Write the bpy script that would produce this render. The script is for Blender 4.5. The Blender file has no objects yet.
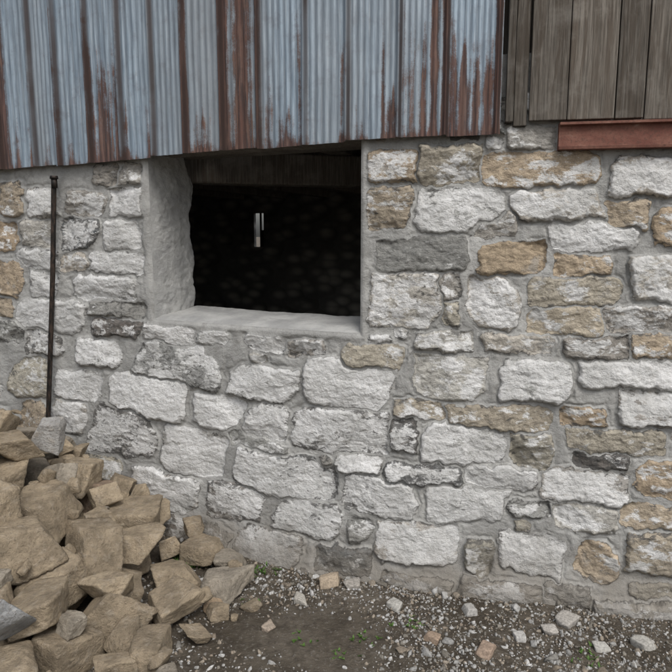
import bpy, bmesh, math, random
import numpy as np
from mathutils import Vector, Euler, Matrix
random.seed(7); rng=np.random.RandomState(11)
scene=bpy.context.scene
F=645.0; P=math.radians(8.9); SP,CP=math.sin(P),math.cos(P); CZ=1.55; D0=2.6

# ---------------------------------------------------------------- noise
TAB=rng.rand(16,256,256)
def vn(x,y,seed=0):
    T=TAB[seed%16]
    xi=np.floor(x).astype(int); yi=np.floor(y).astype(int)
    fx=x-xi; fy=y-yi
    fx=fx*fx*(3-2*fx); fy=fy*fy*(3-2*fy)
    a=T[xi&255,yi&255]; b=T[(xi+1)&255,yi&255]; c=T[xi&255,(yi+1)&255]; d=T[(xi+1)&255,(yi+1)&255]
    return (a*(1-fx)+b*fx)*(1-fy)+(c*(1-fx)+d*fx)*fy
def fbm(x,y,oct=4,seed=0,rough=.5):
    s=0;a=1;n=0
    for i in range(oct):
        s=s+a*vn(x*2**i+17.3*i,y*2**i+5.1*i,seed+i); n+=a; a*=rough
    return s/n-.5
def sstep(a,b,x):
    t=np.clip((x-a)/(b-a),0,1); return t*t*(3-2*t)

# ---------------------------------------------------------------- wall plan curve
def q(s):
    return .935+.000515*(s-350)-.000255*(np.sqrt((s-350)**2+6400)-80)
def plan(s):
    s=np.asarray(s,float); Y=D0/q(s); return (s-336)/F*Y, Y
def nrm(s):
    x0,y0=plan(np.asarray(s,float)-2); x1,y1=plan(np.asarray(s,float)+2)
    dx,dy=x1-x0,y1-y0; L=np.sqrt(dx*dx+dy*dy)
    return dy/L,-dx/L
def proj(s,z):
    Y=D0/q(s); r=(z-CZ)/Y; b=(SP+r*CP)/(CP-r*SP); a=(s-336)/F*(CP+b*SP)
    return 336+F*a,336-F*b
def unproj(px,py):
    a=(px-336)/F; b=(336-py)/F; dy=CP+b*SP; dz=-SP+b*CP
    s=336+F*a/dy; Y=D0/q(s); return s,CZ+dz/dy*Y
def wpos(s,z,off=0.0):
    X,Y=plan(s); nx,ny=nrm(s)
    return X+nx*off,Y+ny*off,z

# ---------------------------------------------------------------- mesh helpers
def mesh_np(name,verts,quads,mat=None,attrs=None,smooth=True,parent=None):
    me=bpy.data.meshes.new(name)
    verts=np.asarray(verts,np.float32); quads=np.asarray(quads,np.int32)
    k=quads.shape[1]
    me.vertices.add(len(verts)); me.vertices.foreach_set('co',verts.ravel())
    me.loops.add(quads.size); me.loops.foreach_set('vertex_index',quads.ravel())
    me.polygons.add(len(quads))
    me.polygons.foreach_set('loop_start',np.arange(0,quads.size,k,dtype=np.int32))
    me.polygons.foreach_set('use_smooth',np.full(len(quads),smooth))
    me.update(calc_edges=True)
    if attrs:
        for n,arr in attrs.items():
            at=me.attributes.new(n,'FLOAT_COLOR','POINT')
            at.data.foreach_set('color',np.asarray(arr,np.float32).ravel())
    me.validate()
    ob=bpy.data.objects.new(name,me); scene.collection.objects.link(ob)
    if mat: me.materials.append(mat)
    if parent: ob.parent=parent
    return ob
def gridfaces(nr,nc,keep=None):
    i=np.arange(nr*nc).reshape(nr,nc)
    f=np.stack([i[:-1,:-1],i[:-1,1:],i[1:,1:],i[1:,:-1]],-1)
    if keep is not None: f=f[keep]
    return f.reshape(-1,4)

# ---------------------------------------------------------------- material helpers
class M:
    def __init__(s,name):
        s.m=bpy.data.materials.new(name); s.m.use_nodes=True; s.t=s.m.node_tree; s.t.nodes.clear()
        s.out=s.t.nodes.new('ShaderNodeOutputMaterial'); s.b=s.t.nodes.new('ShaderNodeBsdfPrincipled')
        s.t.links.new(s.b.outputs[0],s.out.inputs[0]); s.co=s.t.nodes.new('ShaderNodeTexCoord').outputs['Object']
        s.b.inputs['Roughness'].default_value=.9
        s.b.inputs['Specular IOR Level'].default_value=.25
    def L(s,a,b):
        if hasattr(a,'is_output') : s.t.links.new(a,b)
        else: b.default_value=a
    def map(s,sc,co=None):
        n=s.t.nodes.new('ShaderNodeMapping'); s.L(co or s.co,n.inputs[0]); n.inputs['Scale'].default_value=sc; return n.outputs[0]
    def noise(s,scale,detail=4,rough=.6,co=None,dist=0):
        n=s.t.nodes.new('ShaderNodeTexNoise'); s.L(co or s.co,n.inputs['Vector'])
        n.inputs['Scale'].default_value=scale; n.inputs['Detail'].default_value=detail; n.inputs['Roughness'].default_value=rough; n.inputs['Distortion'].default_value=dist
        return n.outputs[0]
    def vor(s,scale,co=None,feat='F1',out=0):
        n=s.t.nodes.new('ShaderNodeTexVoronoi'); s.L(co or s.co,n.inputs['Vector']); n.inputs['Scale'].default_value=scale; n.feature=feat; return n.outputs[out]
    def math(s,op,a,b=0.0,c=0.0,clamp=False):
        n=s.t.nodes.new('ShaderNodeMath'); n.operation=op; n.use_clamp=clamp
        s.L(a,n.inputs[0]); s.L(b,n.inputs[1]); s.L(c,n.inputs[2]); return n.outputs[0]
    def rng(s,v,a,b,c=0.0,d=1.0,smooth=True):
        n=s.t.nodes.new('ShaderNodeMapRange'); n.interpolation_type='SMOOTHSTEP' if smooth else 'LINEAR'
        s.L(v,n.inputs[0]); s.L(a,n.inputs[1]); s.L(b,n.inputs[2]); s.L(c,n.inputs[3]); s.L(d,n.inputs[4]); return n.outputs[0]
    def mix(s,f,a,b,mode='MIX'):
        n=s.t.nodes.new('ShaderNodeMix'); n.data_type='RGBA'; n.blend_type=mode
        s.L(f,n.inputs[0])
        for v,i in((a,6),(b,7)):
            if isinstance(v,tuple): v=v+(1,) if len(v)==3 else v
            s.L(v,n.inputs[i])
        return n.outputs[2]
    def gray(s,v):
        n=s.t.nodes.new('ShaderNodeCombineColor'); 
        for i in range(3): s.L(v,n.inputs[i])
        return n.outputs[0]
    def attr(s,name):
        n=s.t.nodes.new('ShaderNodeAttribute'); n.attribute_name=name; return n
    def sep(s,c):
        n=s.t.nodes.new('ShaderNodeSeparateColor'); s.L(c,n.inputs[0]); return n.outputs
    def sepxyz(s):
        n=s.t.nodes.new('ShaderNodeSeparateXYZ'); s.L(s.co,n.inputs[0]); return n.outputs
    def bump(s,h,dist,strength=1.0):
        n=s.t.nodes.new('ShaderNodeBump'); s.L(h,n.inputs['Height']); n.inputs['Distance'].default_value=dist; n.inputs['Strength'].default_value=strength
        s.L(n.outputs[0],s.b.inputs['Normal'])
    def color(s,c): s.L(c,s.b.inputs['Base Color'])

# wall material
def make_wall():
    m=M('masonry')
    col=m.attr('col').outputs['Color']; pr=m.sep(m.attr('props').outputs['Color'])
    mask,wh,dk=pr[0],pr[1],pr[2]
    st=m.map((1,1,1.8))
    n1=m.noise(15,8,.74,st,.3); n2=m.noise(27,6,.7,st,.6); n3=m.noise(5,3,.6); nf=m.noise(190,3,.7); ng=m.noise(60,5,.7)
    var=m.rng(n2,.3,.7,1.32,.66)
    base=m.mix(1.0,col,m.gray(var),'MULTIPLY')
    thr=m.math('SUBTRACT',.73,m.math('MULTIPLY',wh,.52))
    wf=m.rng(m.math('SUBTRACT',n1,thr),-.02,.06)
    wcol=m.mix(m.rng(n3,.35,.65),(.62,.62,.605),(.80,.80,.79))
    wcol=m.mix(m.rng(ng,.44,.72,0,.6),wcol,(.47,.46,.435))
    c=m.mix(m.math('MULTIPLY',wf,.95),base,wcol)
    thd=m.math('SUBTRACT',.77,m.math('MULTIPLY',dk,.42))
    df=m.rng(m.math('SUBTRACT',n2,thd),-.01,.07)
    c=m.mix(m.math('MULTIPLY',df,.85),c,m.mix(ng,(.055,.055,.055),(.16,.155,.145)))
    mn=m.noise(4,4,.6); mn2=m.noise(18,5,.7)
    mc=m.mix(m.rng(mn,.35,.65),(.31,.31,.297),(.43,.428,.41))
    mc=m.mix(m.rng(mn2,.45,.68,0,.65),mc,(.235,.232,.217))
    mc=m.mix(m.rng(nf,.52,.75,0,.4),mc,(.54,.53,.51))
    mk=m.rng(m.math('ADD',mask,m.math('MULTIPLY',m.math('SUBTRACT',ng,.5),1.6)),.32,.62)
    sm=m.rng(m.noise(9,5,.7),.56,.68,0,.55)
    mk=m.math('MULTIPLY',mk,m.math('SUBTRACT',1.0,sm))
    c=m.mix(mk,mc,c)
    z=m.sepxyz()[2]
    d=m.rng(m.math('ADD',z,m.math('MULTIPLY',m.math('SUBTRACT',mn,.5),.6)),-.02,.30,.75,0)
    c=m.mix(d,c,m.mix(mn2,(.13,.11,.085),(.28,.26,.225)))
    m.color(c)
    h=m.math('ADD',m.math('MULTIPLY',nf,.35),m.math('MULTIPLY',ng,m.math('ADD',.6,m.math('MULTIPLY',mk,.6))))
    h=m.math('ADD',h,m.math('MULTIPLY',n2,m.math('ADD',.4,m.math('MULTIPLY',mk,.6))))
    m.bump(h,.009,.95)
    m.b.inputs['Roughness'].default_value=.93
    return m.m
WALL=make_wall()
def make_cement():
    m=M('cement_render'); a=m.noise(6,5,.65); b=m.noise(40,5,.7); z=m.noise(160,3,.7)
    c=m.mix(m.rng(a,.35,.65),(.32,.322,.315),(.46,.46,.445)); c=m.mix(m.rng(b,.5,.75,0,.6),c,(.27,.265,.25)); c=m.mix(m.rng(z,.55,.75,0,.35),c,(.53,.52,.50))
    m.color(c); m.bump(m.math('ADD',b,m.math('MULTIPLY',z,.4)),.006,.8); return m.m
CEM=make_cement()

def make_metal():
    m=M('weathered_galvanised'); pr=m.sep(m.attr('props').outputs['Color']); line=m.sep(m.attr('rib').outputs['Color'])[0]
    rust,ton=pr[0],pr[2]
    st=m.map((1,1,.06)); st2=m.map((1,1,.02))
    a=m.noise(70,4,.65,st); b=m.noise(190,3,.6,st2); g=m.noise(14,6,.7); sp=m.noise(220,3,.7)
    c=m.mix(m.rng(a,.3,.7),(.195,.25,.305),(.36,.44,.51))
    c=m.mix(m.rng(b,.5,.72,0,.55),c,(.52,.58,.62))
    c=m.mix(m.rng(g,.48,.75,0,.6),c,(.175,.19,.215))
    c=m.mix(m.rng(ton,0,1,0,.6),c,(.25,.26,.265))
    r=m.math('ADD',rust,m.math('MULTIPLY',m.math('SUBTRACT',a,.5),1.3))
    r=m.math('ADD',r,m.math('MULTIPLY',m.math('SUBTRACT',g,.5),.8))
    r=m.math('ADD',r,m.math('MULTIPLY',m.math('SUBTRACT',sp,.5),.5))
    rf=m.rng(r,.30,.78)
    rc=m.mix(m.rng(b,.35,.65),(.038,.021,.016),(.11,.047,.03))
    rc=m.mix(m.rng(m.math('ADD',a,m.math('MULTIPLY',g,.5)),.70,.95,0,.7),rc,(.18,.10,.07))
    c=m.mix(m.math('MULTIPLY',rf,.92),c,rc)
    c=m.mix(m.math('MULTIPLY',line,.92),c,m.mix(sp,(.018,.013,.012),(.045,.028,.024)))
    m.color(c)
    m.L(m.math('MULTIPLY',m.math('SUBTRACT',1.0,rf),.2),m.b.inputs['Metallic'])
    m.L(m.rng(rf,0,1,.55,.9),m.b.inputs['Roughness'])
    m.bump(m.math('ADD',m.math('MULTIPLY',sp,.6),m.math('MULTIPLY',g,.6)),.002,.6)
    return m.m
METAL=make_metal()

def make_wood(name,dark=1.0):
    m=M(name); v=m.sep(m.attr('props').outputs['Color'])[0]
    st=m.map((1,1,.035)); gr=m.noise(150,4,.7,st,.4); g2=m.noise(40,4,.6,m.map((1,1,.09)),1.0); g=m.noise(7,5,.65)
    def D(c): return tuple(x*dark for x in c)
    c=m.mix(m.rng(gr,.3,.7),D((.082,.072,.060)),D((.215,.193,.165)))
    c=m.mix(m.rng(g2,.42,.66,0,.8),c,D((.095,.077,.060)))
    c=m.mix(m.rng(g,.50,.72,0,.55),c,D((.27,.25,.22)))
    kn=m.vor(5,m.map((1,1,.45))); c=m.mix(m.rng(kn,.10,.05,0,.8),c,D((.05,.038,.03)))
    c=m.mix(1.0,c,m.gray(m.rng(v,0,1,.5,1.25,False)),'MULTIPLY')
    m.color(c); m.bump(m.math('ADD',gr,m.math('MULTIPLY',g2,.7)),.006,.9)
    return m.m
WOOD=make_wood('weathered_wood'); WOODD=make_wood('dark_old_timber',.9)

def make_rust():
    m=M('red_oxide_steel'); g=m.noise(9,6,.7,m.map((1,1,2))); s=m.noise(90,4,.7)
    c=m.mix(m.rng(g,.35,.65),(.155,.066,.05),(.23,.115,.085)); c=m.mix(m.rng(s,.45,.72,0,.7),c,(.09,.053,.042))
    c=m.mix(m.rng(g,.56,.7,0,.55),c,(.32,.25,.21))
    m.color(c); m.bump(m.math('ADD',s,g),.002,.8); m.b.inputs['Roughness'].default_value=.85; return m.m
RUST=make_rust()
def make_rod():
    m=M('dark_steel'); s=m.noise(60,4,.7,m.map((1,1,.3)))
    m.color(m.mix(m.rng(s,.4,.7),(.018,.017,.016),(.07,.05,.04))); m.b.inputs['Roughness'].default_value=.55; m.b.inputs['Metallic'].default_value=.3
    m.bump(s,.002,.6); return m.m
ROD=make_rod()
def make_rock():
    m=M('quarried_stone'); col=m.attr('col').outputs['Color']
    n=m.noise(12,6,.68); f=m.noise(90,5,.72); b=m.noise(30,5,.65)
    c=m.mix(1.0,col,m.gray(m.rng(n,.3,.7,.62,1.22)),'MULTIPLY')
    c=m.mix(m.rng(b,.5,.72,0,.5),c,(.45,.395,.32)); c=m.mix(m.rng(f,.50,.72,0,.7),c,(.15,.12,.085))
    m.color(c); m.bump(m.math('ADD',m.math('MULTIPLY',f,.7),b),.016,1.0); return m.m
ROCK=make_rock()
def make_gravel():
    m=M('gravel_stone'); col=m.attr('col').outputs['Color']; f=m.noise(120,2,.7)
    m.color(m.mix(1.0,col,m.gray(m.rng(f,.3,.7,.7,1.2)),'MULTIPLY')); return m.m
GRAV=make_gravel()
def make_soil():
    m=M('soil'); n=m.noise(3,4,.65); f=m.noise(60,6,.75); v=m.noise(18,5,.7)
    c=m.mix(m.rng(n,.38,.62),(.095,.078,.057),(.175,.15,.118)); c=m.mix(m.rng(v,.42,.66,0,.7),c,(.07,.057,.043))
    c=m.mix(m.rng(f,.53,.70,0,.8),c,(.30,.28,.25))
    m.color(c); m.bump(m.math('ADD',f,v),.022,1.0); return m.m
SOIL=make_soil()
def make_int():
    m=M('interior_stone'); n=m.noise(3,4,.7); v=m.vor(4,m.map((1,1,1.8)))  # interior stone, pale to dark grey tones mottled by voronoi and noise
    m.color(m.mix(m.rng(v,.1,.6),(.48,.46,.42),m.mix(n,(.10,.10,.10),(.25,.24,.22)))); m.bump(v,.03); return m.m
INT=make_int()
def make_leaf():
    m=M('weed_leaf'); v=m.noise(30,2); m.color(m.mix(v,(.045,.10,.02),(.11,.19,.045))); m.b.inputs['Roughness'].default_value=.6; return m.m
LEAF=make_leaf()

# ---------------------------------------------------------------- STONE WALL
SL,SR=153.0,360.0
ZS=unproj(155,319)[1]; ZT=unproj(250,147)[1]
S=np.concatenate([np.arange(-300,-40,4),np.arange(-40,713,.85),np.arange(716,1000,4)])
Z=np.concatenate([np.arange(-.15,2.0,.0037),np.arange(2.0,2.24,.008)])
js=int(np.argmin(abs(Z-ZS))); Z[js]=ZS
jt=int(np.argmin(abs(Z-ZT))); Z[jt]=ZT
iL=int(np.argmin(abs(S-SL))); iR=int(np.argmin(abs(S-SR)))
SS,ZZ=np.meshgrid(S,Z)
PX,PY=proj(SS,ZZ)
stones=[]
def R(x0,y0,x1,y1,t): stones.append([(x0+x1)/2,(y0+y1)/2,x1-x0,y1-y0,t])
for r in """0 185 22 218 T|28 191 55 217 W|66 193 106 216 G|112 187 148 216 W|93 166 118 184 G|120 164 146 181 G|-4 226 14 250 T|22 222 52 246 L
60 220 101 248 D|107 222 142 248 W|20 251 55 267 W|62 255 88 270 L|93 253 146 271 W|-5 262 22 293 T|30 272 56 296 W|76 276 132 300 W|18 302 82 331 W
88 303 142 315 G|-6 300 13 318 T|92 320 140 335 D|-3 322 20 341 G|25 333 60 356 V|76 341 121 367 W|146 322 194 343 W|12 359 50 397 Y|58 373 98 400 W
108 377 184 415 W|137 345 221 385 V|199 330 228 344 W|92 412 156 455 V|53 402 86 433 L|20 402 48 430 T|74 455 120 485 Y|162 431 226 473 W|130 472 202 511 W
192 395 242 431 W|247 406 288 440 W|229 367 295 402 W|247 333 283 349 W|288 342 324 355 W|303 362 393 407 W|343 347 403 370 Y|229 436 288 449 G|236 456 337 498 V
210 484 264 519 V|275 498 340 535 V|293 410 386 452 V|345 480 414 513 W|337 456 380 472 W|386 466 462 485 D|238 528 302 561 V|375 521 458 560 W|318 545 371 567 D
423 428 503 466 W|396 402 441 417 Y|415 354 487 398 L|414 333 472 350 L|426 488 507 522 W|468 466 537 487 W|446 407 549 430 Y|510 433 556 470 Y|500 358 573 403 W
484 337 552 351 L|561 408 605 426 T|566 336 629 358 G|579 364 676 387 W|620 392 705 423 W|569 430 664 452 Y|572 456 628 468 D|545 472 627 503 W|636 460 690 500 T
620 508 690 527 T|512 502 550 515 G|555 508 616 529 L|497 534 564 572 W|466 541 490 571 Y|578 540 617 580 T|628 536 690 575 Y|590 598 690 629 L|634 336 690 358 T
606 308 690 333 G|528 309 601 333 Y|361 151 415 181 T|419 149 481 184 Y|484 152 597 186 T|609 157 690 197 L|364 186 407 230 T|415 190 503 233 W|512 190 601 219 L
605 202 649 230 T|652 208 700 248 T|549 226 636 248 W|375 238 466 272 G|475 243 543 272 O|553 256 609 274 T|629 257 700 301 L|367 275 438 324 L|463 274 524 330 C
529 278 619 305 Y|470 214 515 237 G|560 129 600 146 G|506 127 556 149 G|383 574 452 590 G|462 580 540 597 G|546 584 590 597 G|205 349 222 362 W|160 517 200 533 D
196 528 236 545 G|391 417 419 452 D|24 436 70 455 G|40 458 70 478 D|300 572 345 588 G|318 456 334 470 G|350 518 370 540 G|441 276 458 300 G|442 304 458 326 Y|416 516 440 520 G""".replace('\n','|').split('|'):
    a=r.split(); R(*map(float,a[:4]),a[4])
stones=[s for s in stones if s[2]>8 and s[3]>6]
NM=len(stones)
def clash(cx,cy,w,h,m):
    for s in stones:
        if abs(cx-s[0])<(w+s[2])/2+m and abs(cy-s[1])<(h+s[3])/2+m: return True
    return False
rr=random.Random(5)
for (n,wr,hr,m,inside) in ((2500,(55,100),(26,42),6,False),(3500,(35,70),(18,30),6,False),(4000,(20,40),(10,20),6,False),(4000,(24,46),(9,16),4.5,True),(7000,(10,22),(6,12),4,True)):
    for k in range(n):
        cx=rr.uniform(-300,1010); cy=rr.uniform(95,670)
        if not inside and -8<cx<690 : continue
        if inside and not -8<cx<690: continue
        w=rr.uniform(*wr); h=rr.uniform(*hr)
        s_,z_=unproj(cx,cy)
        if z_<.02 or z_>2.2: continue
        if SL-w/2-8<s_<SR+w/2+8 and ZS-.06<z_: continue
        if inside and cx<110 and cy<190: continue
        if clash(cx,cy,w,h,m): continue
        stones.append([cx,cy,w,h,rr.choice('WGTYLVGL' if not inside else 'GLYGDLWW')])
TYPE={
 'W':((.37,.36,.335),.82,.26),'V':((.26,.255,.24),.66,.48),'L':((.43,.405,.36),.58,.24),'G':((.31,.30,.275),.38,.34),
 'D':((.15,.148,.142),.44,.58),'T':((.40,.33,.245),.34,.27),'O':((.42,.335,.235),.26,.2),'Y':((.385,.35,.285),.40,.28),'C':((.47,.44,.39),.58,.08)}
H=.006*fbm(PX/30,PY/26,4,3)+.008*fbm(PX/7,PY/6,4,6,.6)
col=np.zeros(PX.shape+(4,)); col[...,:3]=(.3,.29,.27); col[...,3]=1
props=np.zeros(PX.shape+(4,)); props[...,3]=1
w1x=fbm(PX/22,PY/22,3,1)*11; w1y=fbm(PX/22,PY/22,3,4)*8
w2x=fbm(PX/6,PY/6,3,8)*5; w2y=fbm(PX/6,PY/6,3,9)*5
QX=PX+w1x+w2x; QY=PY+w1y+w2y
near=np.full(PX.shape,99.); near2=np.full(PX.shape,99.)
for k,(cx,cy,w,h,t) in enumerate(stones):
    s0,z0=unproj(cx,cy)
    xa,ya=proj(s0-5,z0); xb,yb=proj(s0+5,z0)
    ang=math.atan2(yb-ya,xb-xa)+rr.gauss(0,.022)
    M_=np.where((abs(PX-cx)<w/2+26)&(abs(PY-cy)<h/2+26+abs(math.sin(ang))*w/2))
    if len(M_[0])==0: continue
    dx=QX[M_]-cx; dy=QY[M_]-cy; ca,sa=math.cos(ang),math.sin(ang)
    u=dx*ca+dy*sa; v=-dx*sa+dy*ca
    gr_=2.7 if k<NM else 1.8
    W2,H2=w/2+gr_,h/2+gr_
    j=min(h,w)*.12
    cs=[(-W2+rr.uniform(-.3,1)*j,-H2+rr.uniform(-.3,1)*j),(W2-rr.uniform(-.3,1)*j,-H2+rr.uniform(-.3,1)*j),(W2-rr.uniform(-.3,1)*j,H2-rr.uniform(-.3,1)*j),(-W2+rr.uniform(-.3,1)*j,H2-rr.uniform(-.3,1)*j)]
    ds=[]
    for i in range(4):
        (ax,ay),(bx,by)=cs[i],cs[(i+1)%4]; L=math.hypot(bx-ax,by-ay); nx,ny=(by-ay)/L,-(bx-ax)/L
        ds.append((u-ax)*nx+(v-ay)*ny)
    for i in range(4):
        if rr.random()<.6:
            px_,py_=cs[i]; th=math.atan2(np.sign(py_)*rr.uniform(.5,1.3),np.sign(px_)*1.0)
            nx,ny=math.cos(th),math.sin(th); c=min(w,h)*rr.uniform(.05,.22)
            ds.append((u-px_)*nx+(v-py_)*ny+c)
    kk=1.0
    d=np.log(sum(np.exp(np.clip(x/kk,-40,40)) for x in ds))*kk
    rel=rr.uniform(.007,.020)*(1.1 if h>25 else .75)
    e=sstep(1.8,-3.8,d)
    tl=(u/w*rr.gauss(0,.016)+v/h*rr.gauss(0,.014))
    seed=k%12
    f1=fbm((u+k*31)/19,(v+k*17)/11,4,seed,.55); f2=np.abs(fbm((u+k*7)/9,(v+k*3)/6,3,seed+2))
    pl=np.minimum(0.0,(u*math.cos(k*2.4)+v*math.sin(k*2.4))/max(w,h)*.06+rr.uniform(-.002,.008))
    face=.016*f1+.012*f2+pl
    hh=e*(rel+tl+face)
    mx=np.maximum(near[M_],d); near2[M_]=np.minimum(near2[M_],mx)
    upd=d<near[M_]
    idx=(M_[0][upd],M_[1][upd])
    near[idx]=d[upd]
    inn=d[upd]<3
    idx=(idx[0][inn],idx[1][inn]); sel=np.where(upd)[0][inn]
    H[idx]=H[idx]*(1-e[sel])+hh[sel]
    cc,wh,dk=TYPE[t]; b=rr.uniform(.85,1.15); tint=rr.uniform(-.015,.015)
    col[idx[0],idx[1],0]=cc[0]*b+tint; col[idx[0],idx[1],1]=cc[1]*b; col[idx[0],idx[1],2]=cc[2]*b-tint*.7
    props[idx[0],idx[1],0]=np.maximum(props[idx[0],idx[1],0],sstep(1.5,-2.0,d[sel]))
    wl=wh+rr.uniform(-.13,.12)
    lf=fbm((u[sel]+k*9)/26,(v[sel]+k*4)/16,2,seed+1)
    props[idx[0],idx[1],1]=np.clip(wl-.22*sstep(-5,0,d[sel])+.65*lf,0,1)
    props[idx[0],idx[1],2]=np.clip(dk+rr.uniform(-.12,.12)+.28*sstep(-6,0,d[sel])-.5*lf,0,1)
crack=sstep(4.5,1.0,near2-near)*(near2<1.5)
H*=(1-.95*crack); props[...,0]*=(1-crack)
H-=.006*np.exp(-((near-2.3)/1.8)**2)*np.clip(.6+2.4*fbm(PX/25,PY/25,2,13),0,1.5)
dw=np.maximum(np.maximum(SL-SS,SS-SR),(ZS-ZZ)*200); inz=(ZZ>ZS-.06)&(ZZ<ZT+.2)
band=sstep(9,5,dw+6*fbm(PX/12,PY/12,3,2))*inz*(dw>-1)
H=H*(1-band*.9)+.006*band
props[...,0]*=(1-band)
H-=.010*np.exp(-(np.clip(dw,0,99)/2.0)**2)*inz
H+=.05*sstep(.16,-.02,ZZ+.08*fbm(SS/40,ZZ*6,3,5))
X,Y,_=wpos(SS,ZZ,H)
keep=np.ones((len(Z)-1,len(S)-1),bool); keep[js:jt,iL:iR]=False
wall=mesh_np('stone_wall',np.stack([X,Y,ZZ],-1).reshape(-1,3),gridfaces(len(Z),len(S),keep),WALL,{'col':col,'props':props})
nxw,nyw=nrm(258.); nin=(-float(nxw),-float(nyw)); tan=(nin[1],-nin[0])
def reveal(name,s,side):
    zz=Z[js-8:jt+6]; i=iL if s==SL else iR
    D=np.linspace(0,1,46); nr,nc=len(zz),len(D)
    V=np.zeros((nr,nc,3))
    x0=X[js-8:jt+6,i]; y0=Y[js-8:jt+6,i]
    for a,dd in enumerate(D):
        full=.36+.08*fbm(zz*9,zz*0+side*3,4,4)-.06*sstep(1.72,1.92,zz)
        dep=dd*full; fade=min(1,dd*5)
        nn=(.020*fbm(zz*6,zz*0+dep*7+side*9,4,7)+.010*fbm(zz*40,dep*40,3,2))*fade
        curl=-.05*sstep(.88,1.0,dd)*(1+2*fbm(zz*14,zz*0,2,9))
        off=(nn+side*curl)
        V[:,a,0]=x0+nin[0]*dep+tan[0]*off; V[:,a,1]=y0+nin[1]*dep+tan[1]*off; V[:,a,2]=zz
    return mesh_np(name,V.reshape(-1,3),gridfaces(nr,nc),CEM,parent=wall)
reveal('left_reveal',SL,1); reveal('right_reveal',SR,-1)
ss=S[iL:iR+1]; D=np.linspace(0,1,50); V=np.zeros((50,len(ss),3))
for a,dd in enumerate(D):
    full=.37+.02*fbm(ss/30,ss*0,3,1); dep=dd*full; fade=min(1,dd*6)
    V[a,:,0]=X[js,iL:iR+1]+nin[0]*dep; V[a,:,1]=Y[js,iL:iR+1]+nin[1]*dep
    V[a,:,2]=ZS+fade*(.012+.014*fbm(ss/25,dep*9,4,3)+.003*fbm(ss/5,dep*50,3,5))+.02*dd-.05*sstep(.93,1,dd)
mesh_np('cement_sill',V.reshape(-1,3),gridfaces(50,len(ss)),CEM,parent=wall)

# ---------------------------------------------------------------- boxes
class Acc:
    def __init__(s): s.v=[];s.f=[];s.p=[]
    def box(s,c,val=.5):
        o=len(s.v); s.v+=c; s.p+=[(val,val,val,1)]*8
        s.f+=[(o,o+3,o+2,o+1),(o+4,o+5,o+6,o+7),(o,o+1,o+5,o+4),(o+1,o+2,o+6,o+5),(o+2,o+3,o+7,o+6),(o+3,o,o+4,o+7)]
    def obj(s,name,mat,bev=.003,parent=None):
        ob=mesh_np(name,s.v,s.f,mat,{'props':s.p,'col':s.p},smooth=False,parent=parent)
        if bev:
            b=ob.modifiers.new('bevel','BEVEL'); b.width=bev; b.segments=2
        return ob
def prism(a,b,dx,dy,z0,z1):
    return [(a[0],a[1],z0),(b[0],b[1],z0),(b[0]+dx,b[1]+dy,z0),(a[0]+dx,a[1]+dy,z0),
            (a[0],a[1],z1),(b[0],b[1],z1),(b[0]+dx,b[1]+dy,z1),(a[0]+dx,a[1]+dy,z1)]
pL=np.array(plan(-290.)); pR=np.array(plan(990.)); dr=pR-pL; dr/=np.linalg.norm(dr); n=np.array([-dr[1],dr[0]])
if n[1]<0:n=-n
DEP=5.2; bL=pL+n*DEP; bR=pR+n*DEP
A=Acc(); ti=-.1180
k=((bL[0]-ti*bL[1]))/(ti*dr[1]-dr[0]); c=bL+dr*k; L=np.linalg.norm(bR-bL)
g=.08
def bw(u0,u1,z0,z1): A.box(prism(bL+dr*u0,bL+dr*u1,n[0]*.06,n[1]*.06,z0,z1))
zc=1.60
bw(0,k-g,-.1,2.2); bw(k+g,L,-.1,2.2); bw(k-g,k+g,-.1,zc-.22); bw(k-g,k+g,zc+.26,2.2)
A.box(prism(pL-dr*.1,pL,n[0]*DEP,n[1]*DEP,-.1,2.2))
A.box(prism(pR,pR+dr*.1,n[0]*1.6,n[1]*1.6,-.1,2.2)); A.box(prism(pR+n*4.6,pR+n*4.6+dr*.1,n[0]*.6,n[1]*.6,-.1,2.2))  # right wall in two pieces: unseen doorway gap added to let skylight in
room=A.obj('barn_interior',INT,0)
A=Acc(); A.box(prism(pL,pR,n[0]*DEP,n[1]*DEP,.035,.06)); A.obj('floor',SOIL,0,room)
A=Acc(); A.box(prism(pL+n*.02,pR+n*.02,n[0]*DEP,n[1]*DEP,2.2,2.24)); A.obj('ceiling',WOODD,0,room)
A=Acc(); A.box(prism(bL+dr*(k+.005)+n*.02,bL+dr*(k+.03)+n*.02,n[0]*.02,n[1]*.02,zc-.22,zc+.26)); A.box(prism(bL+dr*(k+.031)+n*.02,bL+dr*(k+g)+n*.02,n[0]*.02,n[1]*.02,zc-.22,zc+.02)); A.obj('slit_window_bars',WOODD,0,room)
A=Acc()
pc=np.array(plan(258.))
for u in np.arange(-3.2,3.3,.62):
    a=pc+dr*u+n*.45; A.box(prism(a,a+dr*.12,n[0]*4.6,n[1]*4.6,2.02,2.199),1.2)
a=pc-dr*.75+n*.50; b_=pc+dr*1.7+n*2.4
A.box(prism(a,b_,n[0]*.2,n[1]*.2,1.84,2.019),2.2)
A.obj('ceiling_joists',WOODD,.01,room)
A=Acc()
a=np.array(plan(SL-8.))+n*.03; b_=np.array(plan(SR+2.))+n*.03
A.box(prism(a,b_,n[0]*.17,n[1]*.17,ZT+.004,ZT+.10),.9); A.box(prism(a+n*.18,b_+n*.18,n[0]*.16,n[1]*.16,ZT+.012,ZT+.10),.6)
A.obj('timber_lintel',WOODD,.006,wall)

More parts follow.
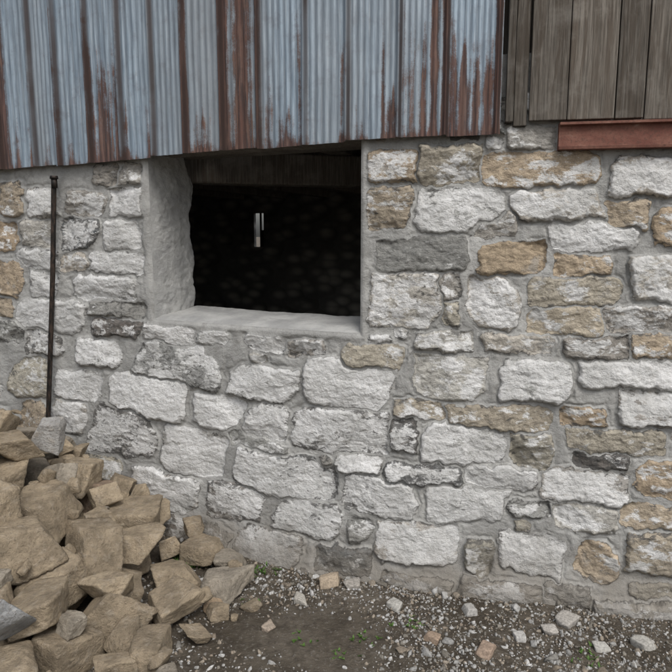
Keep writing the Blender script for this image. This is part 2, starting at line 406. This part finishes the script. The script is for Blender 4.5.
# ---------------------------------------------------------------- METAL SIDING
cvt=lambda x:336+(np.asarray(x,float)-336)/1.062
ribs=cvt([-290,-258,-226,-194,-162,-130,-98,-66,-34,-2,33,58,90,122,155,187,225,262,308,350,401,448,499])
sm=np.arange(-290,cvt(503.5),.6); PXB=[-320,0,150,350,503]; PYB=[196,171.5,158.5,142,134.5]
bpx=336+(sm-336)*1.045; bot=np.interp(bpx,PXB,PYB)
step=np.zeros_like(sm)
for a,b_,o in ((-300,58,.004),(58,155,-.003),(155,262,.003),(262,350,-.004),(350,448,.002),(448,510,-.003)): step[(bpx>=a)&(bpx<b_)]=o
_,zb=unproj(bpx,bot); zb=zb+step
NR=150; tt=np.linspace(0,1,NR)**1.3
ZM=zb[None,:]+(3.3-zb[None,:])*tt[:,None]; SM=np.repeat(sm[None,:],NR,0)
ad=np.abs(sm[:,None]-ribs[None,:]); dist=ad.min(1); nr_=ribs[ad.argmin(1)]
prof=.020*np.exp(-(dist/2.0)**2)
idx=np.clip(np.searchsorted(ribs,sm)-1,0,len(ribs)-2); lo=ribs[idx]; hi=ribs[idx+1]; ph=(sm-lo)/(hi-lo)
nfl=np.where(hi-lo>40,8,6)
prof=prof+.0022*np.cos(ph*nfl*2*np.pi)*sstep(2,5,dist)
off=.038+prof[None,:]+.006*fbm(SM/60,ZM*3,3,2)+.003*fbm(SM/12,ZM*6,2,5)+.012*fbm(SM/9,ZM*0,2,7)*np.exp(-(ZM-zb[None,:])/.06)
pxM,pyM=proj(SM,ZM); hb=(np.interp(pxM,PXB,PYB)-pyM)
rust=np.full(SM.shape,.0); CX=336+(SM-336)*1.062
for cx,wd,st,reach in ((3,5,.85,400),(-20,10,.5,200),(58,3,.35,200),(93,4,.6,150),(106,11,.68,105),(118,4,.58,140),(127,3,.5,80),(150,4,.4,60),(189,4,.6,220),(205,12,.52,45),(229,6,.72,400),(246,12,.76,400),(262,3,.55,400),
    (272,5,.5,70),(288,12,.55,42),(303,3,.5,140),(345,3,.45,110),(366,8,.45,40),(386,3,.6,130),(394,6,.68,60),(413,10,.42,160),(426,4,.65,160),(436,5,.88,300),(447,4,.72,300),(456,5,.68,125),(466,7,.85,100),(478,5,.72,130),(490,6,.75,110),(499,4,.78,400),(70,7,.38,40),(45,5,.38,30),(15,4,.45,50),(30,3,.38,120),(-60,14,.5,100),(-140,20,.6,150)):
    rust=np.maximum(rust,st*np.exp(-((CX-cx)/wd)**2)*sstep(reach*1.15,reach*.5,hb+reach*.6*fbm(SM/3,SM*0,2,3))*1.22)
rust+=.42*np.exp(-np.clip(hb,0,999)/6)*(.6+1.2*(fbm(SM/20,SM*0,2,6)+.3))
rust+=.20*np.exp(-(dist/4)**2)[None,:]
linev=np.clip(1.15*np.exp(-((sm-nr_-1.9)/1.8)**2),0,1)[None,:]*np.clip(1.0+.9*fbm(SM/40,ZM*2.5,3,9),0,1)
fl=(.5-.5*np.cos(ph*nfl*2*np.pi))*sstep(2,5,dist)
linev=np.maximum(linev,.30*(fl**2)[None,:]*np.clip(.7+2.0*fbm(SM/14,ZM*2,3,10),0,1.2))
ton=np.clip(.45+1.6*fbm(SM/30,ZM*.5,3,12)+.25*((CX>155)&(CX<225))+.35*((CX>350)&(CX<448))-.2*(CX<90),0,1)
XM,YM,_=wpos(SM,ZM,off)
pm=np.stack([np.clip(rust,0,1.5),rust*0,ton,np.ones_like(ton)],-1)
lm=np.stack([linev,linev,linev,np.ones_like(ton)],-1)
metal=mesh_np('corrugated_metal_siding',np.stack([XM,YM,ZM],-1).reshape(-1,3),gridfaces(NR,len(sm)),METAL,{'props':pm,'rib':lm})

# ---------------------------------------------------------------- WOOD SIDING
def wp(s,off): x,y,_=wpos(float(s),0,off); return (float(x),float(y))
A=Acc()
def board(acc,s0,s1,y0,z1,off,th,val):
    s0=336+(s0-336)/1.045; s1=336+(s1-336)/1.045
    s_,z0=unproj((s0+s1)/2,y0)
    a=wp(s0,off); b_=wp(s1,off); nx,ny=nrm((s0+s1)/2.)
    acc.box(prism(a,b_,-float(nx)*th,-float(ny)*th,z0,z1),val)
board(A,505.5,513,124,3.3,.045,.05,.15); board(A,513.8,527,127,3.3,.020,.05,.3)
for s0,s1,yb,v in ((529,566,122,.4),(566.8,613,121,.75),(614.2,642,120,.35),(643.0,672,121,.6),(673,720,120,.4),(721.5,775,120,.8),(776.5,840,120,.5),(841.5,900,120,.3),(901.5,975,120,.6)):
    board(A,s0,s1,yb,3.3,.034+rr.uniform(-.004,.008),.024,v)
A.obj('wooden_board_siding',WOOD,.003)
bk=Acc(); bk.box([ (p[0],p[1],z) for z in (2.0,3.3) for p in (wp(492,-.01),wp(985,-.01),wp(985,-.03),wp(492,-.03))],0.1); bk.obj('sheathing',WOODD,0,bpy.data.objects['wooden_board_siding'])

# ---------------------------------------------------------------- STEEL BEAM (channel)
s_,zt_=unproj(600,123); s_,zl_=unproj(600,150)
ssb=np.linspace(550,960,60); prof=[(-.03,zl_),(.045,zl_),(.047,zl_+.010),(.030,zl_+.013),(.028,zt_-.014),(.050,zt_-.010),(.050,zt_-.001),(-.03,zt_)]
V=[];
for s0 in ssb:
    for (o,z) in prof:
        V.append((*wp(s0,o+.006),z))
Fq=[]; n8=len(prof)
for i in range(len(ssb)-1):
    for j in range(n8): Fq.append((i*n8+j,(i+1)*n8+j,(i+1)*n8+(j+1)%n8,i*n8+(j+1)%n8))
beam=mesh_np('rusty_steel_beam',V,Fq,RUST,smooth=False)
bm=bmesh.new(); bm.from_mesh(beam.data); bm.verts.ensure_lookup_table(); bm.faces.new([bm.verts[j] for j in range(n8)]); bm.faces.new([bm.verts[(len(ssb)-1)*n8+j] for j in range(n8)][::-1]); bmesh.ops.recalc_face_normals(bm,faces=bm.faces); bm.to_mesh(beam.data); bm.free()

# ---------------------------------------------------------------- METAL ROD
pts=[]
for (px,py) in ((61,178),(60.5,230),(59.5,290),(57,350),(55,420),(51,500),(50,525)):
    s_,z_=unproj(px,py); x,y,_=wpos(s_,0,.045); pts.append(Vector((float(x),float(y),float(z_))))
cu=bpy.data.curves.new('rod','CURVE'); cu.dimensions='3D'; sp=cu.splines.new('NURBS'); sp.points.add(len(pts)-1)
for p,q_ in zip(sp.points,pts): p.co=(*q_,1)
sp.use_endpoint_u=True; sp.order_u=4; cu.bevel_depth=.0135; cu.bevel_resolution=4; cu.use_fill_caps=True
tmp=bpy.data.objects.new('tmp',cu); scene.collection.objects.link(tmp)
dg=bpy.context.evaluated_depsgraph_get(); me=bpy.data.meshes.new_from_object(tmp.evaluated_get(dg)); bpy.data.objects.remove(tmp)
bm=bmesh.new(); bm.from_mesh(me)
bmesh.ops.create_cone(bm,cap_ends=True,segments=14,radius1=.022,radius2=.020,depth=.016,matrix=Matrix.Translation(pts[0]))
bmesh.ops.create_cone(bm,cap_ends=True,segments=12,radius1=.016,radius2=.016,depth=.05,matrix=Matrix.Translation(pts[0]-Vector((0,0,.03))))
bm.to_mesh(me); bm.free(); me.materials.append(ROD)
rod=bpy.data.objects.new('metal_rod',me); scene.collection.objects.link(rod)
for p_ in me.polygons: p_.use_smooth=True

# ---------------------------------------------------------------- GROUND
def gh(x,y):
    return .035*fbm(x*1.3+9,y*1.3+4,3,2)+.022*fbm(x*6,y*6,4,5)
def axis(lo,hi,st,far):
    a=np.arange(lo,hi,st); e=[];d=st;p=hi
    while p<far: d*=1.35; p+=d; e.append(p)
    e2=[];d=st;p=lo
    while p>-far: d*=1.35; p-=d; e2.append(p)
    return np.concatenate([e2[::-1],a,e])
gx=axis(-3,3,.012,400); gy=axis(.8,4.2,.012,400)
GX,GY=np.meshgrid(gx,gy)
fade=np.exp(-np.clip(np.hypot(GX,GY-2)-5,0,999)/5)
GZ=gh(GX,GY)*fade+.012*fbm(GX*30,GY*30,3,9)*fade
inside_room=((GX-pL[0])*n[0]+(GY-pL[1])*n[1]>1.0)&(GY>2)&(np.hypot(GX,GY)<20)
GZ=np.where(inside_room,np.minimum(GZ,.0)-.03,GZ)
mesh_np('ground',np.stack([GX,GY,GZ],-1).reshape(-1,3),gridfaces(len(gy),len(gx)),SOIL)

# ---------------------------------------------------------------- ROCKS
def ico(n_):
    bm=bmesh.new(); bmesh.ops.create_icosphere(bm,subdivisions=n_,radius=1)
    v=np.array([x.co[:] for x in bm.verts]); f=np.array([[y.index for y in x.verts] for x in bm.faces]); bm.free()
    return v/np.linalg.norm(v,axis=1)[:,None],f
ICO={i:ico(i) for i in (1,2,3,4,5)}
def rotm(r):
    q_=r.randn(4); q_/=np.linalg.norm(q_); w,x,y,z=q_
    return np.array([[1-2*(y*y+z*z),2*(x*y-z*w),2*(x*z+y*w)],[2*(x*y+z*w),1-2*(x*x+z*z),2*(y*z-x*w)],[2*(x*z-y*w),2*(y*z+x*w),1-2*(x*x+y*y)]])
def rock(r,size,lev,sharp=60.,block=True,rough=1.0):
    v,f=ICO[lev]
    N=[];Dd=[]
    for ax in range(3):
        for sg in(-1,1):
            nn=np.zeros(3); nn[ax]=sg; nn+=r.randn(3)*(.18 if block else .35); nn/=np.linalg.norm(nn); N.append(nn); Dd.append(r.uniform(.68,.98))
    for _ in range(r.randint(3,7)):
        nn=r.randn(3); nn/=np.linalg.norm(nn); N.append(nn); Dd.append(r.uniform(.88,1.18))
    N=np.array(N);Dd=np.array(Dd)
    t=np.maximum(v@N.T,1e-4)/Dd[None,:]
    tm=t.max(1); rad=1/(tm*((t/tm[:,None])**sharp).sum(1)**(1/sharp))
    p=v*rad[:,None]
    if lev>=3:
        o=r.rand(3)*50
        nz=fbm(p[:,0]*1.3+o[0],p[:,1]*1.3+p[:,2]*1.1+o[1],5,2,.55)+fbm(p[:,2]*1.7+o[2],p[:,0]*1.2-p[:,1]*1.5+o[0],5,5,.55)
        p=p*(1+.15*rough*nz[:,None])
    return p*size,f
def pack(name,items,mat,smooth=True):
    V=[];Fa=[];C=[];o=0
    for v,f,c in items:
        V.append(v);Fa.append(f+o);o+=len(v);C.append(np.tile(np.array([c[0],c[1],c[2],1.]),(len(v),1)))
    return mesh_np(name,np.concatenate(V),np.concatenate(Fa),mat,{'col':np.concatenate(C)},smooth)
r=np.random.RandomState(23)
cell=.015; hx0,hy0=-3.4,.9; NX,NY=int(3.6/cell),int(3.2/cell)
hx=hx0+np.arange(NX)*cell; hy=hy0+np.arange(NY)*cell; HX,HY=np.meshgrid(hx,hy,indexing='ij'); HM=gh(HX,HY)
def heap(x,y):
    d=np.hypot((x+1.90)/1.0,(y-2.72)/1.25); return 1.0*np.clip(1-d/1.60,0,1)**1.7
def wall_gap(x,y):
    s_=336+F*x/y; X_,Y_=plan(s_); nx,ny=nrm(s_); return (x-X_)*nx+(y-Y_)*ny
items=[]
def drop(x,y,size,colr,lev=4,pct=86,lim=None):
    global HM
    v,f=rock(r,size,lev); Rm=rotm(r) if r.rand()<.5 else (lambda a:np.array([[math.cos(a),-math.sin(a),0],[math.sin(a),math.cos(a),0],[0,0,1]]))(r.rand()*6.28)@np.array([[1,0,r.randn()*.3],[0,1,r.randn()*.3],[0,0,1]])
    v=v@Rm.T
    rad=np.abs(v[:,:2]).max()
    i0=int((x-rad-hx0)/cell);i1=int((x+rad-hx0)/cell)+1;j0=int((y-rad-hy0)/cell);j1=int((y+rad-hy0)/cell)+1
    if i0<0 or j0<0 or i1>=NX or j1>=NY: return False
    xs=((v[:,0]+rad)/cell).astype(int);ys=((v[:,1]+rad)/cell).astype(int)
    w_=i1-i0;h_=j1-j0
    bo=np.full((w_+1,h_+1),9.);to=np.full((w_+1,h_+1),-9.)
    np.minimum.at(bo,(xs,ys),v[:,2]);np.maximum.at(to,(xs,ys),v[:,2])
    sub=HM[i0:i0+w_+1,j0:j0+h_+1]; bo=bo[:sub.shape[0],:sub.shape[1]];to=to[:sub.shape[0],:sub.shape[1]]
    ok=bo<8
    z=np.percentile((sub-bo)[ok],pct)
    if lim is not None and z+v[:,2].max()>lim: return False
    HM[i0:i0+w_+1,j0:j0+h_+1]=np.where(ok,np.maximum(sub,to+z),sub)
    items.append((v+np.array([x,y,z]),f,colr)); return True
def rcol():
    b=r.uniform(.8,1.15); u=r.rand(); base=np.array((.375,.305,.215)) if u<.82 else (np.array((.36,.32,.26)) if u<.94 else np.array((.30,.225,.165))); return base*b
tries=0; nb=0
while tries<11000 and nb<280:
    tries+=1
    x=r.uniform(-3.1,-.2); y=r.uniform(1.0,3.9)
    t_=float(heap(x,y))
    if t_<.022: continue
    big=tries<5000
    sz=np.array([1.25,1.0,.8])*(r.uniform(.085,.135) if big else r.uniform(.045,.085))*(1 if t_>.10 else .75)
    if wall_gap(x,y)<sz[0]*1.05: continue
    if drop(x,y,sz,rcol(),5 if x>-2.1 and y>1.5 else 4,82 if big else 74,t_+.08): nb+=1
drop(-1.32,2.86,np.array([.085,.065,.035]),np.array((.47,.46,.44)),5)
drop(-1.10,1.96,np.array([.10,.075,.035]),np.array((.38,.385,.385)),5,70)
for k in range(300):
    x=r.uniform(-2.6,-.15); y=r.uniform(1.4,3.5); t_=heap(x,y)
    if wall_gap(x,y)<.06 or t_<.001: continue
    ii=int((x-hx0)/cell);jj=int((y-hy0)/cell); hl=HM[ii-8:ii+9,jj-8:jj+9]
    if HM[ii,jj]>hl.mean()-.01: continue
    drop(x,y,np.array([1.2,1,.8])*r.uniform(.012,.034),rcol(),3,50)
pack('stone_rubble_pile',items,ROCK)

# ---------------------------------------------------------------- GRAVEL
items=[]; cnt=0
GC=[(.30,.295,.28),(.24,.23,.21),(.35,.345,.33),(.22,.185,.145),(.18,.165,.14),(.42,.415,.40),(.26,.225,.18)]
for k in range(80000):
    x=r.uniform(-1.5,1.9); y=r.uniform(1.6,3.4)
    g_=wall_gap(x,y)
    if g_<-.02: continue
    dens=.30+.85*math.exp(-max(g_,0)/.10)+.40*float(sstep(.1,1.1,x))+1.1*(float(vn(np.array(x*3.),np.array(y*3.),3))-.5)
    if r.rand()>dens*.62: continue
    u=r.rand(); sz=.0026+.0065*u**3
    if r.rand()<.010: sz=r.uniform(.011,.022)
    lev=1 if sz<.008 else (2 if sz<.014 else 3)
    v,f=rock(r,np.array([1.2,1,.72])*sz,lev,14.,False); v=v@rotm(r).T
    c=np.array(GC[r.randint(len(GC))])*r.uniform(.75,1.15)
    z=float(gh(np.array(x),np.array(y)))+sz*.1
    if g_<.03: z+=r.uniform(0,.02)
    items.append((v+np.array([x,y,z]),f,c)); cnt+=1
for (px,py,sz,c) in ((330,583,.045,(.33,.27,.2)),(352,586,.03,(.3,.28,.25)),(485,652,.034,(.31,.235,.18)),(566,622,.036,(.36,.34,.31)),(550,632,.026,(.36,.34,.31)),(433,640,.026,(.31,.235,.175)),(640,645,.03,(.35,.34,.31)),(520,640,.022,(.4,.39,.37)),(300,600,.025,(.36,.34,.3)),(268,630,.022,(.3,.25,.2)),(600,650,.024,(.38,.37,.34)),(395,605,.03,(.36,.35,.32)),(470,612,.03,(.36,.35,.33)),(215,610,.04,(.33,.25,.17))):
    a=(px-336)/F;b_=(336-py)/F;dy=CP+b_*SP;dz=-SP+b_*CP; Yg=CZ/(-dz/dy)+0; x=a/dy*Yg
    v,f=rock(r,np.array([1.3,1,.7])*sz,4); v=v@np.array([[math.cos(px),-math.sin(px),0],[math.sin(px),math.cos(px),0],[0,0,1]]).T
    items.append((v+np.array([x,Yg,float(gh(np.array(x),np.array(Yg)))+sz*.3]),f,np.array(c)))
pack('gravel',items,GRAV)
print('stones',len(stones),'rocks',nb,'gravel',cnt)

# ---------------------------------------------------------------- WEEDS
V=[];Fq=[]
def blade(x,y,z,L_,az,lean,w):
    o=len(V); d=np.array([math.cos(az),math.sin(az)]); sd=np.array([-d[1],d[0]])
    for i,t in enumerate((0,.4,.75,1)):
        ww=w*(1,1.3,.9,.1)[i]; c_=d*lean*L_*t*t
        for sg in(-1,1): V.append((x+c_[0]+sd[0]*ww*sg,y+c_[1]+sd[1]*ww*sg,z+L_*t*(1-.35*lean*t)))
    for i in range(3): Fq.append((o+2*i,o+2*i+1,o+2*i+3,o+2*i+2))
for (px,py,nn,sp_,Lh) in ((186,566,34,.06,.045),(262,572,16,.05,.028),(360,638,10,.05,.018),(250,606,8,.05,.018),(410,628,8,.06,.018),(345,655,8,.05,.016),(590,660,12,.05,.02),(300,640,8,.04,.016)):
    a=(px-336)/F;b_=(336-py)/F;dy=CP+b_*SP;dz=-SP+b_*CP; Yg=CZ/(-dz/dy); x0=a/dy*Yg
    for k in range(nn):
        x=x0+r.randn()*sp_*.6;y=Yg+r.randn()*sp_*.6
        for j in range(4): blade(x,y,float(gh(np.array(x),np.array(y)))-.003,Lh*r.uniform(.5,1.2),r.rand()*6.28,r.uniform(.3,1.1),r.uniform(.0015,.004))
mesh_np('weeds',V,Fq,LEAF)

# ---------------------------------------------------------------- camera, light
cam=bpy.data.cameras.new('camera'); co=bpy.data.objects.new('camera',cam); scene.collection.objects.link(co)
co.location=(0,0,CZ); co.rotation_euler=(math.pi/2-P,0,0); cam.sensor_width=36; cam.lens=36*F/672; cam.clip_end=2000; cam.clip_start=.05
scene.camera=co
w=bpy.data.worlds.new('World'); scene.world=w; w.use_nodes=True; nt=w.node_tree; bg=nt.nodes['Background']
sky=nt.nodes.new('ShaderNodeTexSky'); sky.sky_type='NISHITA'; sky.sun_disc=False
el,az=math.radians(52),math.radians(160)
sky.sun_elevation=el; sky.sun_rotation=az; sky.air_density=1.0; sky.dust_density=4.0; sky.ozone_density=1
hs=nt.nodes.new('ShaderNodeHueSaturation'); hs.inputs['Saturation'].default_value=.4
nt.links.new(sky.outputs[0],hs.inputs['Color']); nt.links.new(hs.outputs[0],bg.inputs[0]); bg.inputs[1].default_value=.15
sun=bpy.data.lights.new('sun','SUN'); sun.energy=1.5; sun.angle=math.radians(25); sun.color=(1,.975,.94)
so_=bpy.data.objects.new('sun',sun); scene.collection.objects.link(so_)
dirv=Vector((math.sin(az)*math.cos(el),math.cos(az)*math.cos(el),math.sin(el)))
so_.rotation_euler=dirv.to_track_quat('Z','Y').to_euler()
scene.view_settings.view_transform='Standard'; scene.view_settings.look='None'; scene.view_settings.exposure=0
